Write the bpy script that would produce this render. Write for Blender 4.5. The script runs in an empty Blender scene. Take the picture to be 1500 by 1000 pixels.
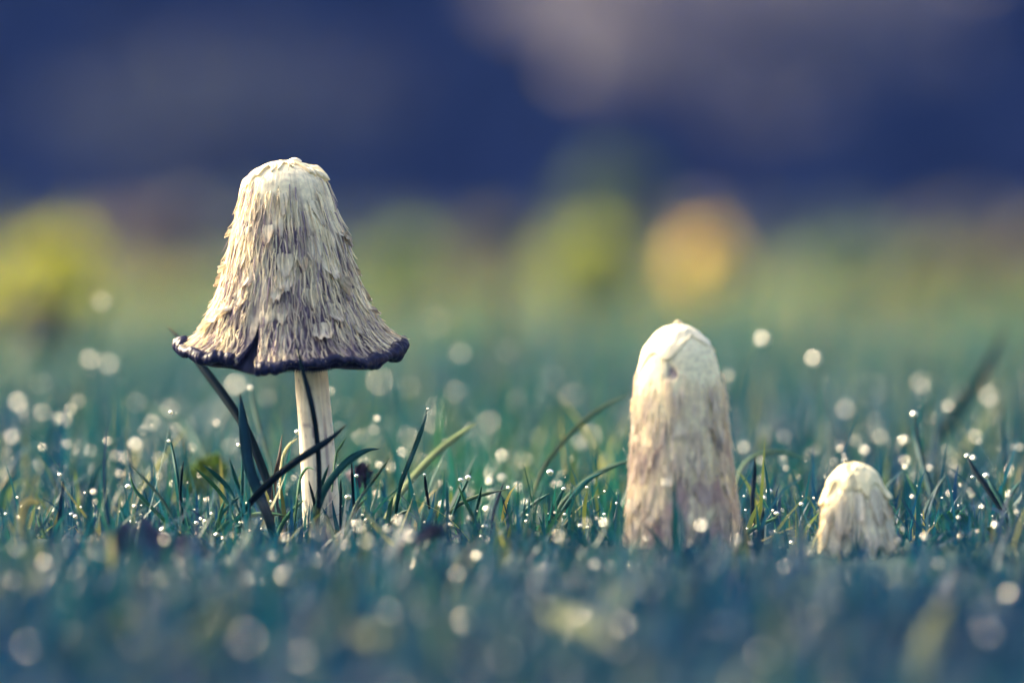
import bpy, math, random
import numpy as np
from mathutils import Vector, Matrix, Euler
R = math.radians
rng = np.random.default_rng(7)
random.seed(7)
sc = bpy.context.scene
COL = sc.collection

# ------------------------------------------------------------------ camera
F = 200 / 36 * 1500          # focal length in photo pixels (1500 px wide frame)
H = 0.1225                   # camera height above the lawn
PITCH = math.atan(150 / F)   # horizon lies 150 px above the middle
DF = 2.32                    # focus distance
cam = bpy.data.cameras.new('camera')
cam.lens = 200; cam.sensor_width = 36; cam.sensor_fit = 'HORIZONTAL'
cam.clip_start = 0.05; cam.clip_end = 500
cam.dof.use_dof = True; cam.dof.focus_distance = DF; cam.dof.aperture_fstop = 4.2
camo = bpy.data.objects.new('camera', cam); COL.objects.link(camo)
camo.location = (0, 0, H); camo.rotation_euler = (math.pi / 2 - PITCH, 0, 0)
sc.camera = camo

# ------------------------------------------------------------------ sky, sun, exposure
SUN_AZ, SUN_EL = 58, 30      # degrees to the left of the view direction, above the horizon
w = bpy.data.worlds.new("World"); sc.world = w; w.use_nodes = True
nt = w.node_tree; bg = nt.nodes['Background']
sky = nt.nodes.new('ShaderNodeTexSky'); sky.sky_type = 'NISHITA'; sky.sun_disc = False
sky.sun_elevation = R(SUN_EL); sky.sun_rotation = R(-SUN_AZ)
sky.dust_density = 10; sky.air_density = 1; sky.ozone_density = 0
nt.links.new(sky.outputs[0], bg.inputs[0]); bg.inputs[1].default_value = 0.15
sun = bpy.data.lights.new('sun', 'SUN'); sun.energy = 3.0; sun.angle = R(1.5); sun.color = (1, .83, .50)
suno = bpy.data.objects.new('sun', sun); COL.objects.link(suno)
sdir = Vector((-math.sin(R(SUN_AZ)) * math.cos(R(SUN_EL)), math.cos(R(SUN_AZ)) * math.cos(R(SUN_EL)), math.sin(R(SUN_EL))))
suno.rotation_euler = sdir.to_track_quat('Z', 'Y').to_euler(); suno.location = sdir * 30
sc.render.engine = 'CYCLES'
vs = sc.view_settings
vs.view_transform = 'Standard'; vs.look = 'None'; vs.gamma = 1; vs.exposure = 1.9
sc.cycles.use_adaptive_sampling = False
sc.cycles.use_denoising = True
sc.cycles.max_bounces = 8; sc.cycles.transmission_bounces = 6; sc.cycles.diffuse_bounces = 3
sc.cycles.sample_clamp_indirect = 6

# ------------------------------------------------------------------ helpers
def at(px, py, Y):
    """world point seen at photo pixel (1500x1000) at world distance Y in front of the camera"""
    dx = (px - 750) / F; dy = (500 - py) / F
    c, s = math.cos(PITCH), math.sin(PITCH)
    d = Vector((dx, c + dy * s, dy * c - s))
    k = Y / d.y
    return Vector((d.x * k, Y, H + d.z * k))

def ground_z(x, y):
    """lawn surface: level, dropping a little towards the camera, softly uneven"""
    x = np.asarray(x, float); y = np.asarray(y, float)
    z = -0.030 * np.clip(2.15 - y, 0, 1.5)
    near = np.clip((8 - y) / 4, 0, 1)
    z = z + near * (.0025 * np.sin(x * 31 + 1.3) * np.sin(y * 23 + .4) + .0018 * np.sin(x * 57 + y * 41))
    return z

def tag(o, label=None, cat=None, group=None, kind=None):
    if label: o['label'] = label
    if cat: o['category'] = cat
    if group: o['group'] = group
    if kind: o['kind'] = kind
    return o

def empty(name, loc):
    o = bpy.data.objects.new(name, None); COL.objects.link(o); o.location = loc; o.empty_display_size = .02
    return o

def mesh_np(name, V, quads=None, tris=None, col=None, smooth=True):
    """mesh from numpy arrays; quads (n,4), tris (m,3), col (nv,3)"""
    me = bpy.data.meshes.new(name)
    V = np.ascontiguousarray(V, dtype=np.float32)
    me.vertices.add(len(V)); me.vertices.foreach_set('co', V.ravel())
    loops = []; tot = []
    if quads is not None and len(quads): loops.append(np.asarray(quads).ravel()); tot.append(np.full(len(quads), 4))
    if tris is not None and len(tris): loops.append(np.asarray(tris).ravel()); tot.append(np.full(len(tris), 3))
    loops = np.concatenate(loops).astype(np.int32); tot = np.concatenate(tot).astype(np.int32)
    st = np.concatenate([[0], np.cumsum(tot)[:-1]]).astype(np.int32)
    me.loops.add(len(loops)); me.loops.foreach_set('vertex_index', loops)
    me.polygons.add(len(tot)); me.polygons.foreach_set('loop_start', st); me.polygons.foreach_set('loop_total', tot)
    if smooth: me.polygons.foreach_set('use_smooth', np.ones(len(tot), dtype=bool))
    if col is not None:
        a = me.attributes.new('tint', 'FLOAT_COLOR', 'POINT')
        c4 = np.ones((len(V), 4), np.float32); c4[:, :3] = col
        a.data.foreach_set('color', c4.ravel())
    me.update(calc_edges=True)
    return me

def obj(name, me, mat=None, parent=None, loc=None):
    o = bpy.data.objects.new(name, me); COL.objects.link(o)
    if mat and not me.materials: me.materials.append(mat)
    if parent: o.parent = parent
    if loc is not None: o.location = loc
    return o

def grid_quads(nu, nv, wrap=False):
    """quads over an array laid out [nv rows][nu columns]"""
    i = np.arange(nu if wrap else nu - 1); j = np.arange(nv - 1)
    I, J = np.meshgrid(i, j); I2 = (I + 1) % nu
    return np.stack([J * nu + I, J * nu + I2, (J + 1) * nu + I2, (J + 1) * nu + I], -1).reshape(-1, 4)

def smooth01(a, b, x): t = np.clip((x - a) / (b - a), 0, 1); return t * t * (3 - 2 * t)

_lat = {}
def vn(u, v, ku, kv, seed=0):
    """value noise, periodic in u (0..1), v free (0..1 nominal), -1..1"""
    key = (ku, kv, seed)
    if key not in _lat: _lat[key] = np.random.default_rng(1000 + seed * 77 + ku * 13 + kv).uniform(-1, 1, (ku, kv + 3))
    L = _lat[key]
    x = np.mod(u, 1) * ku; y = np.clip(v, 0, 1.02) * kv
    i = np.floor(x).astype(int); j = np.floor(y).astype(int)
    fx = x - i; fy = y - j; fx = fx * fx * (3 - 2 * fx); fy = fy * fy * (3 - 2 * fy)
    i0 = i % ku; i1 = (i + 1) % ku; j0 = np.clip(j, 0, kv + 2); j1 = np.clip(j + 1, 0, kv + 2)
    return (L[i0, j0] * (1 - fx) + L[i1, j0] * fx) * (1 - fy) + (L[i0, j1] * (1 - fx) + L[i1, j1] * fx) * fy

def catmull(P, n):
    P = np.asarray(P, float)
    Q = np.vstack([2 * P[0] - P[1], P, 2 * P[-1] - P[-2]])
    out = []
    for t in np.linspace(0, len(P) - 1, n):
        k = min(int(t), len(P) - 2); f = t - k
        p0, p1, p2, p3 = Q[k], Q[k + 1], Q[k + 2], Q[k + 3]
        out.append(.5 * ((2 * p1) + (-p0 + p2) * f + (2 * p0 - 5 * p1 + 4 * p2 - p3) * f * f + (-p0 + 3 * p1 - 3 * p2 + p3) * f ** 3))
    return np.array(out)

# ------------------------------------------------------------------ materials
def base_mat(name):
    m = bpy.data.materials.new(name); m.use_nodes = True
    n = m.node_tree; p = n.nodes['Principled BSDF']
    return m, n, p

def tint_mat(name, rough=.6, spec=.3, translucent=0., bump=None, noise=.0, nscale=300, gain=1.0, tcol=(1, 1, 1)):
    """colour from the mesh's own tint attribute, varied by noise; optional translucent leaf light"""
    m, n, p = base_mat(name)
    a = n.nodes.new('ShaderNodeAttribute'); a.attribute_name = 'tint'
    src = a.outputs['Color']
    tc = n.nodes.new('ShaderNodeTexCoord')
    nz = n.nodes.new('ShaderNodeTexNoise'); nz.inputs['Scale'].default_value = nscale; nz.inputs['Detail'].default_value = 4
    n.links.new(tc.outputs['Object'], nz.inputs['Vector'])
    mr = n.nodes.new('ShaderNodeMapRange'); mr.inputs['From Min'].default_value = .3; mr.inputs['From Max'].default_value = .7
    mr.inputs['To Min'].default_value = gain * (1 - noise); mr.inputs['To Max'].default_value = gain * (1 + noise)
    n.links.new(nz.outputs['Fac'], mr.inputs['Value'])
    mul = n.nodes.new('ShaderNodeMix'); mul.data_type = 'RGBA'; mul.blend_type = 'MULTIPLY'; mul.inputs['Factor'].default_value = 1
    n.links.new(src, mul.inputs['A']); n.links.new(mr.outputs['Result'], mul.inputs['B'])
    src = mul.outputs['Result']
    n.links.new(src, p.inputs['Base Color'])
    p.inputs['Roughness'].default_value = rough; p.inputs['Specular IOR Level'].default_value = spec
    if bump:
        sc_, st_, di_ = bump
        mp = n.nodes.new('ShaderNodeMapping'); mp.inputs['Scale'].default_value = sc_
        n2 = n.nodes.new('ShaderNodeTexNoise'); n2.inputs['Scale'].default_value = 1; n2.inputs['Detail'].default_value = 5
        n.links.new(tc.outputs['Object'], mp.inputs['Vector']); n.links.new(mp.outputs['Vector'], n2.inputs['Vector'])
        b = n.nodes.new('ShaderNodeBump'); b.inputs['Strength'].default_value = st_; b.inputs['Distance'].default_value = di_
        n.links.new(n2.outputs['Fac'], b.inputs['Height']); n.links.new(b.outputs['Normal'], p.inputs['Normal'])
    if translucent:
        t = n.nodes.new('ShaderNodeBsdfTranslucent')
        tm = n.nodes.new('ShaderNodeMix'); tm.data_type = 'RGBA'; tm.blend_type = 'MULTIPLY'; tm.inputs['Factor'].default_value = 1
        tm.inputs['B'].default_value = (*tcol, 1)
        n.links.new(src, tm.inputs['A']); n.links.new(tm.outputs['Result'], t.inputs['Color'])
        mx = n.nodes.new('ShaderNodeMixShader'); mx.inputs[0].default_value = translucent
        n.links.new(p.outputs[0], mx.inputs[1]); n.links.new(t.outputs[0], mx.inputs[2])
        n.links.new(mx.outputs[0], n.nodes['Material Output'].inputs['Surface'])
    return m

M = {}
M['cap'] = tint_mat('shaggy cap flesh', .75, .25, bump=((900, 900, 120), .5, .0004), noise=.22, nscale=500)
M['scale'] = tint_mat('cap scale', .7, .25, translucent=.12, bump=((1500, 1500, 150), .4, .0003), noise=.12, nscale=700)
M['fibre'] = tint_mat('cap fibre', .75, .2, noise=.1)
M['crown'] = tint_mat('smooth cap skin', .55, .35, bump=((350, 350, 350), .25, .0006), noise=.1, nscale=160)
M['stem'] = tint_mat('stem', .6, .3, bump=((1100, 1100, 60), .35, .0004), noise=.14, nscale=180)
M['ink'] = tint_mat('wet ink', .36, .3, bump=((1400, 1400, 1400), .5, .0005), noise=.4, nscale=900)
M['gill'] = tint_mat('gill', .6, .3, noise=.3)
M['blade'] = tint_mat('wet grass blade', .5, .07, translucent=.35, bump=((1500, 1500, 90), .2, .0002), noise=.18, nscale=120, tcol=(1.1, 1.15, .75))
M['grass'] = tint_mat('wet lawn grass', .45, .12, translucent=.33, noise=.2, nscale=60, tcol=(.95, 1.15, .95))
M['meadow'] = tint_mat('far meadow grass', .5, .3, translucent=.4, noise=.2, nscale=6, tcol=(1.15, 1.15, .65))
M['deadleaf'] = tint_mat('dead leaf', .7, .2, translucent=.15, bump=((400, 400, 400), .6, .0008), noise=.35, nscale=220)
M['leaf'] = tint_mat('shrub leaf', .5, .3, translucent=.5, noise=.25, nscale=8, tcol=(1.2, 1.2, .7))
M['dark_leaf'] = tint_mat('evergreen leaf', .6, .2, translucent=.06, noise=.3, nscale=5)
M['bark'] = tint_mat('bark', .85, .1, bump=((40, 40, 8), .6, .01), noise=.3, nscale=20)

def water_mat():
    m, n, p = base_mat('dew water')
    p.inputs['Base Color'].default_value = (1, .96, .70, 1)
    p.inputs['Transmission Weight'].default_value = 1
    p.inputs['IOR'].default_value = 1.333
    p.inputs['Roughness'].default_value = .28
    return m
M['water'] = water_mat()

def soil_mat():
    m, n, p = base_mat('lawn soil and moss')
    tc = n.nodes.new('ShaderNodeTexCoord')
    nz = n.nodes.new('ShaderNodeTexNoise'); nz.inputs['Scale'].default_value = 1.3; nz.inputs['Detail'].default_value = 9; nz.inputs['Roughness'].default_value = .65
    n.links.new(tc.outputs['Object'], nz.inputs['Vector'])
    cr = n.nodes.new('ShaderNodeValToRGB')
    e = cr.color_ramp.elements
    e[0].position = .32; e[0].color = (.008, .03, .045, 1); e[1].position = .72; e[1].color = (.035, .07, .055, 1)
    n.links.new(nz.outputs['Fac'], cr.inputs['Fac']); n.links.new(cr.outputs['Color'], p.inputs['Base Color'])
    p.inputs['Roughness'].default_value = .8; p.inputs['Specular IOR Level'].default_value = .15
    n2 = n.nodes.new('ShaderNodeTexNoise'); n2.inputs['Scale'].default_value = 150
    n.links.new(tc.outputs['Object'], n2.inputs['Vector'])
    b = n.nodes.new('ShaderNodeBump'); b.inputs['Strength'].default_value = .6; b.inputs['Distance'].default_value = .004
    n.links.new(n2.outputs['Fac'], b.inputs['Height']); n.links.new(b.outputs['Normal'], p.inputs['Normal'])
    return m
M['soil'] = soil_mat()

# ------------------------------------------------------------------ ground
xs = np.concatenate([np.linspace(-60, -3, 20), np.linspace(-2.8, 2.8, 140), np.linspace(3, 60, 20)])
ys = np.concatenate([np.linspace(-20, .6, 8), np.linspace(.7, 5, 150), np.linspace(5.3, 40, 60), np.linspace(45, 90, 8)])
X, Y = np.meshgrid(xs, ys)
V = np.stack([X, Y, ground_z(X, Y)], -1).reshape(-1, 3)
g = obj('lawn_ground', mesh_np('lawn_ground', V, grid_quads(len(xs), len(ys))), M['soil'])
tag(g, 'dark mossy soil of the lawn under the grass', 'ground', kind='structure')

# ------------------------------------------------------------------ grass (uncountable): vectorised blades
CREAM = np.array([.86, .76, .52])
def tints(n, kind='lawn', x=None, y=None):
    pal = np.array([[.005, .050, .100], [.008, .058, .084], [.004, .032, .102], [.018, .070, .072], [.080, .105, .044], [.22, .20, .08]])
    pr = {'lawn': [.34, .24, .22, .12, .05, .03], 'far': [.28, .28, .16, .20, .06, .02], 'meadow': [.14, .20, .06, .26, .24, .10], 'front': [.36, .22, .28, .09, .035, .015]}[kind]
    c = pal[rng.choice(len(pal), n, p=pr)]
    c = c * rng.uniform(.7, 1.35, (n, 1))
    if kind == 'far':
        k_ = np.clip((y - 2.8) / 3.2, 0, 1)[:, None]; c = c * (np.array([1.15, 1.05, .95]) * (1 - k_) + np.array([3.0, 1.75, .95]) * k_)
    if kind == 'lawn': c = c * np.array([1.15, 1.10, .88])
    if kind == 'meadow': c = c * np.array([2.6, 1.85, 1.05])
    if x is not None:                               # patchy lawn: bluer and greener stretches
        k = (.5 + .5 * np.sin(x * 9 + 1.2 * np.sin(y * 3.1) + .9) * np.sin(y * 5.3 + x * 4 + .5))[:, None]
        if kind == 'front':
            k_ = smooth01(1.75, 2.15, y)[:, None]; c = c * (np.array([.60, .80, .92]) * (1 - k_) + np.array([1.05, 1.0, .85]) * k_)  # near grass darkened towards the camera, foreground shade put into its colour
        k = np.clip(k + 1.1 * np.exp(-((x / y * F - 30) / 190)[:, None] ** 2 - ((y - 2.65) / .5)[:, None] ** 2), 0, 1.7)   # a yellower stretch of turf
        c = c * (np.array([.75, .78, 1.05]) * (1 - k) + np.array([1.2, 1.15, .92]) * k)
    return c

def blades(x, y, hgt, wid, lean, az, curl, col, seg=5, z0=None):
    """(n) arrays -> one mesh of curved tapered blades"""
    n = len(x)
    z = ground_z(x, y) - .002 if z0 is None else z0
    t = np.linspace(0, 1, seg + 1)[None, :]
    ang = lean[:, None] + curl[:, None] * t           # angle from vertical along the blade
    dl = hgt[:, None] / seg
    hx = np.concatenate([np.zeros((n, 1)), np.cumsum(np.sin(ang[:, :-1]) * dl, 1)], 1)
    hz = np.concatenate([np.zeros((n, 1)), np.cumsum(np.cos(ang[:, :-1]) * dl, 1)], 1)
    px = x[:, None] + hx * np.cos(az)[:, None]; py = y[:, None] + hx * np.sin(az)[:, None]; pz = z[:, None] + hz
    ww = wid[:, None] * (1 - t ** 2.2) * (.55 + .45 * np.minimum(1, t * 4 + .2)) * .5
    fa = az + np.pi / 2 + rng.normal(0, .5, n)
    sx = np.cos(fa)[:, None] * ww; sy = np.sin(fa)[:, None] * ww
    A = np.stack([px - sx, py - sy, pz], -1); B = np.stack([px + sx, py + sy, pz], -1)
    V = np.stack([A, B], 2).reshape(n, -1, 3)          # n, 2*(seg+1)
    nv = 2 * (seg + 1)
    q = np.array([[2 * k, 2 * k + 1, 2 * k + 3, 2 * k + 2] for k in range(seg)])
    Q = (np.arange(n) * nv)[:, None, None] + q[None]
    C = np.repeat(col[:, None, :], nv, 1)
    shade = np.repeat(.75 + .35 * t, 2, 1).reshape(1, -1, 1) if False else 1.0
    tips = np.stack([px[:, -1], py[:, -1], pz[:, -1]], -1)
    return V.reshape(-1, 3), Q.reshape(-1, 4), (C * shade).reshape(-1, 3), tips

def scatter(n, y0, y1, spread=1.25, power=1.0):
    """positions over the wedge the lens sees, with a margin to both sides"""
    y = y0 + (y1 - y0) * rng.uniform(0, 1, n) ** power
    hw = y * (750 / F) * spread + .06
    return rng.uniform(-1, 1, n) * hw, y

STEM_SPOTS = []
def add_grass(name, label, n, y0, y1, hmean, hsd, wmean, kind, lean_sd=.45, curl_sd=.7, seg=5, spread=1.3, mat='grass', power=1.0, clump=True):
    x, y = scatter(n, y0, y1, spread, power)
    if clump:                                       # tufts: pull part of the blades to tuft centres
        k = max(20, n // 14); cx, cy = scatter(k, y0, y1, spread, power); idx = rng.integers(0, k, n)
        m = rng.uniform(size=n) < .6
        x = np.where(m, cx[idx] + rng.normal(0, .006 * (y / 2.3), n), x); y = np.where(m, cy[idx] + rng.normal(0, .008 * (y / 2.3), n), y)
    h = np.clip(rng.lognormal(np.log(hmean), hsd, n), hmean * .35, hmean * 2.6)
    h = h * np.interp(y, [1.2, 1.8, 2.0, 2.1, 2.3, 2.5, 2.7], [1.0, 1.0, .75, .5, .5, .85, 1.0]) * np.where((rng.uniform(size=n) < .13) & (y > 1.7) & (y < 2.32), rng.uniform(1.4, 2.3, n), 1)
    pxx = 750 + x / y * F                            # trodden-down grass before the button mushroom
    h = np.where((np.abs(pxx - 1257) < 75) & (y > 1.98) & (y < 2.25), h * .5, h)
    wd = wmean * rng.uniform(.55, 1.4, n)
    az = rng.uniform(0, 2 * np.pi, n); lean = np.abs(rng.normal(.12, lean_sd, n)); curl = rng.normal(.25, curl_sd, n)
    V, Q, C, tips = blades(x, y, h, wd, lean, az, curl, tints(n, kind, x, y), seg)
    o = obj(name, mesh_np(name, V, Q, col=C), M[mat]); tag(o, label, 'grass', kind='stuff')
    return tips

tipsA = add_grass('short_foreground_grass', 'short blurred wet grass lying low in front of the mushrooms', 15000, 1.25, 2.2, .021, .35, .0022, 'front', .7, .7)
tipsB = add_grass('lawn_grass', 'wet bluish green lawn grass around and just behind the mushrooms', 14000, 2.2, 3.0, .027, .45, .0019, 'lawn', .7, .9)
tipsC = add_grass('back_lawn_grass', 'soft bluish green lawn grass further behind the mushrooms', 22000, 3.0, 7.0, .034, .35, .0028, 'far', .5, .6, power=1.3)
tipsD = add_grass('meadow_grass', 'yellowish green far meadow grass below the hedge', 22000, 7.0, 24.0, .034, .35, .007, 'meadow', .5, .6, seg=3, mat='meadow')

# ------------------------------------------------------------------ fungus cap surface
class Cap:
    """surface of revolution given by the photo outline: rows (py, radius px), measured at distance D"""
    def __init__(s, prof, x0, ybase, D, cxtop, cxbot, lift=None, seed=0):
        s.D = D; s.k = D / F; s.x0 = x0; s.seed = seed; s.lift = lift
        base = at(x0, ybase, D); gz = float(ground_z(base.x, D)); s.base = Vector((base.x, D, gz))
        p = np.array(prof, float)
        d = np.concatenate([[0], np.cumsum(np.hypot(np.diff(p[:, 0]), np.diff(p[:, 1])))])
        vv = np.linspace(0, d[-1], 400)
        # smooth resample of the outline
        py = np.interp(vv, d, p[:, 0]); r = np.interp(vv, d, p[:, 1])
        ker = np.hanning(25); ker /= ker.sum()
        def sm(a):
            b = np.concatenate([2 * a[0] - a[12:0:-1], a, 2 * a[-1] - a[-2:-14:-1]])
            return np.convolve(b, ker, 'valid')
        py = sm(py); r = np.maximum(sm(r), 0); r[0] = 0
        s.v = vv / d[-1]; s.len = d[-1] * s.k; s.py = py; s.r = r * s.k
        s.z = np.array([at(x0, q, D).z for q in py]) - gz
        s.cx = (np.interp(py, [py.min(), py.max()], [cxtop, cxbot]) - x0) * s.k
    def pos(s, u, v, off=0.0):
        """u turns 0..1 (0 = right, .75 = towards the camera), v 0 top .. 1 rim"""
        a = u * 2 * np.pi
        r = np.interp(v, s.v, s.r); z = np.interp(v, s.v, s.z); cx = np.interp(v, s.v, s.cx)
        e = 1e-3
        dr = np.interp(v + e, s.v, s.r) - np.interp(v - e, s.v, s.r); dz = np.interp(v + e, s.v, s.z) - np.interp(v - e, s.v, s.z)
        l = np.hypot(dr, dz) + 1e-12; nr = -dz / l; nz = dr / l
        nr = np.where(v < .004, 0, nr); nz = np.where(v < .004, 1, nz)
        if s.lift is not None:
            lr, lz = s.lift(a, v); r = r + lr * s.k; z = z + lz * s.k
        rr = r + off * nr
        return np.stack([cx + rr * np.cos(a), rr * np.sin(a), z + off * nz], -1)
    def vy(s, py): return float(np.interp(py, s.py, s.v))
    def ux(s, px, py):
        """turn of the point seen at pixel px on the camera side"""
        v = s.vy(py); r = np.interp(v, s.v, s.r); cx = np.interp(v, s.v, s.cx) + s.x0 * s.k
        c = np.clip((px * s.k - cx) / max(r, 1e-6), -1, 1)
        return (1 - math.acos(c) / (2 * math.pi)) % 1

def tube(P, rad, ns=8, col=None, caps=True):
    """tube along polyline P (n,3) with radii (n) or (n,ns)"""
    P = np.asarray(P, float); n = len(P)
    T = np.gradient(P, axis=0); T /= np.linalg.norm(T, axis=1, keepdims=True) + 1e-12
    up = np.array([0, 0, 1.0]) if abs(T[:, 2]).mean() < .8 else np.array([0, 1.0, 0])
    S = np.cross(T, up); S /= np.linalg.norm(S, axis=1, keepdims=True) + 1e-12
    U = np.cross(S, T)
    a = np.linspace(0, 2 * np.pi, ns, endpoint=False)
    rad = np.asarray(rad, float)
    if rad.ndim == 1: rad = np.repeat(rad[:, None], ns, 1)
    V = P[:, None] + rad[..., None] * (np.cos(a)[None, :, None] * S[:, None] + np.sin(a)[None, :, None] * U[:, None])
    return V.reshape(-1, 3), grid_quads(ns, n, True)

def merge(parts):
    V = []; Q = []; C = []; o = 0
    for p in parts:
        V.append(p[0]); Q.append(np.asarray(p[1]) + o); o += len(p[0])
        if len(p) > 2: C.append(np.broadcast_to(p[2], p[0].shape))
    return np.concatenate(V), np.concatenate(Q), (np.concatenate(C) if C else None)

def scale_patch(cap, u0, v0, wu, lv, lift, curl, tip, base, nc=15, nr=9, rag=.12, point=.45, fib=.00026, tipcol=None):
    """one shaggy scale: a tongue lying on the cap, rising and curling at its ragged tip"""
    a = np.linspace(-1, 1, nc); t = np.linspace(0, 1, nr)
    end = 1 - point * np.abs(a) ** 2.2 + rng.uniform(-rag, rag, nc)
    A, T = np.meshgrid(a, t)
    narrow = .75 + .25 * np.sin(np.pi * np.clip(T * .9 + .1, 0, 1))
    sway = rng.normal(0, .12)
    u = u0 + A * wu * .5 * narrow + sway * wu * T
    v = v0 + T * end[None, :] * lv
    v = np.minimum(v, .995)
    colj = rng.normal(0, fib, nc)[None, :] * (.3 + .7 * T)
    off = .0003 + lift * T ** 1.7 * (1 - .35 * A ** 2) + colj - .0006 * (np.abs(A) > .93) - .0008 * (T < .05)
    off = off + curl * np.clip(T - .68, 0, 1) ** 1.4 * 4
    v = v - (abs(curl) * 5) * np.clip(T - .72, 0, 1) ** 2 * lv * 2
    P = cap.pos(u, v, off)
    shade = np.clip((T - tip[0]) / max(1e-3, 1 - tip[0]), 0, 1)[..., None] * tip[1]
    shade = np.clip(shade + (rng.uniform(-.12, .12, nc)[None, :, None]), 0, 1)
    tc = np.array([.30, .21, .22]) if tipcol is None else np.array(tipcol)
    C = np.array(base)[None, None] * (1 - shade) + tc[None, None] * shade
    cj = rng.uniform(.93, 1.06, (1, nc, 1)); cj[0, rng.uniform(size=nc) < .22] *= .5
    C = C * cj
    return P.reshape(-1, 3), grid_quads(nc, nr), C.reshape(-1, 3)

def strands(cap, n, vlo, vhi, lmin, lmax, r0, r1, off0, off1, wig, cols, skip=None, bias=1.0, loose=0.0, seg=8, blot=None, dark=None):
    parts = []
    for i in range(n):
        v0 = vlo + (vhi - vlo) * rng.uniform() ** bias
        l = rng.uniform(lmin, lmax); v = np.linspace(v0, min(.995, v0 + l), seg); u0 = rng.uniform()
        if skip is not None and skip(u0, v[-1]): continue
        t = np.linspace(0, 1, seg)
        u = u0 + wig * (np.sin(t * rng.uniform(2, 6) + rng.uniform(0, 6)) * rng.uniform(.2, 1) + rng.normal(0, .8) * t)
        o = rng.uniform(off0, off1) + loose * rng.uniform() ** 4 * t ** 2
        o = np.broadcast_to(o, t.shape) - .0005 * (t < .05)
        P = cap.pos(u, v, o)
        r = rng.uniform(r0, r1) * (1 - .7 * t ** 3)
        Vt, Qt = tube(P, r, 4)
        c = cols[rng.integers(len(cols))] * rng.uniform(.8, 1.1)
        if blot is not None: c = mix(c, dark, float(blot(np.array([u0]), np.array([v0 + l * .5]))[0]))
        parts.append((Vt, Qt, np.broadcast_to(c, Vt.shape)))
    return merge(parts)

def mix(a, b, f): return np.asarray(a) * (1 - f) + np.asarray(b) * f

# ------------------------------------------------------------------ 1. the bell-shaped ink cap
XC, YB = 470, 790
D1 = DF
prof1 = [(237, 0), (239, 15), (243, 31), (252, 47), (265, 58), (285, 64), (312, 70), (350, 82), (400, 94), (430, 103), (456, 111), (490, 124), (510, 135), (521, 145), (529, 154), (534, 160)]
def lift1(a, v):
    f = smooth01(.62, 1, v)
    x = np.cos(a)
    lz = f * (24 * np.abs(x) ** 4 + 3 * np.sin(5 * a + 1) + 2 * np.sin(11 * a))
    lr = f * (5 * np.abs(x) ** 3 + 2.5 * np.sin(7 * a + .5)) + 2.5 * smooth01(.05, .3, v) * np.sin(3 * a + 2)
    return lr, lz
c1 = Cap(prof1, XC, YB, D1, 417, 427, lift1)
root1 = empty('bell_mushroom', c1.base)
tag(root1, 'tall ink cap mushroom with open shaggy bell cap and black rim', 'mushroom')

US = c1.ux(365, 540)                      # the split in the rim
def slit_hw(v, r):                        # half width of the split in turns
    return (.0130 * smooth01(.80, 1.0, v) + .0022 * smooth01(.77, .82, v))
def in_slit(u, v): d = (u - US - .010 * (1 - v) * 4 + .5) % 1 - .5; return np.abs(d) < slit_hw(v, 0)
nu, nv = 760, 300
U, Vv = np.meshgrid(np.arange(nu) / nu, np.linspace(0, 1, nv))
warp = .004 * vn(U, Vv, 24, 10, 3) + .002 * vn(U, Vv, 60, 24, 4)
Uw = U + warp
f1 = vn(Uw, Vv, 150, 7, 1); f2 = vn(Uw, Vv, 300, 16, 2); f3 = vn(Uw, Vv, 70, 6, 5)
fib = .5 * f1 + .35 * f2 + .35 * f3
amp = .00008 + .00042 * smooth01(.1, .6, Vv)
clump = vn(U, Vv, 34, 16, 8)
off = fib * amp + .0005 * clump * smooth01(.2, .5, Vv)
g = smooth01(-.15, .75, -fib + .35 * vn(U, Vv, 30, 14, 9) + .2) * (.25 + .75 * smooth01(.12, .55, Vv))
patch = smooth01(.15, .6, vn(U, Vv, 16, 12, 11)) * smooth01(.2, .35, Vv) * .4
low = smooth01(.80, .97, Vv) * .4
gg = np.clip(g * .9 + patch + low * (.5 + .5 * f1) + .5 * smooth01(.3, .65, Vv), 0, 1)[..., None]
C = mix(np.array([.95, .82, .54]), np.array([.12, .09, .125]), gg)
edge = smooth01(.95, .985, Vv + .03 * f1 + .012 * f3)[..., None]
C = mix(C, np.array([.02, .022, .05]), edge)
# two narrow cracks near the top: grooves whose shaded depth is painted dark
for (cx_, cy0, cy1, wd) in ((411, 272, 302, 1.0), (477, 262, 292, 1.3)):
    v0, v1 = c1.vy(cy0), c1.vy(cy1); uc = c1.ux(cx_, (cy0 + cy1) / 2)
    tt = np.clip((Vv - v0) / (v1 - v0), 0, 1); env = np.sin(np.pi * tt)
    d = np.abs((U - uc - (tt - .5) * .004 + .5) % 1 - .5)
    k = smooth01(1, 0, d / (.0055 * wd * env + 1e-5)) * (env > .02)
    off -= .0016 * k; C = mix(C, np.array([.05, .045, .09]), k[..., None])
P = c1.pos(U, Vv, off)
Q = grid_quads(nu, nv, True)
Uq = (U + .5 / nu).reshape(nv, nu)[:-1].ravel(); Vq = (Vv[:-1] + .5 / nv).ravel()
Q = Q[~in_slit(Uq, Vq)]
cap1 = obj('cap', mesh_np('cap', P.reshape(-1, 3), Q, col=C.reshape(-1, 3)), M['cap'], root1)
cap1['label'] = 'shaggy cream bell cap split at the front rim'

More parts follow.
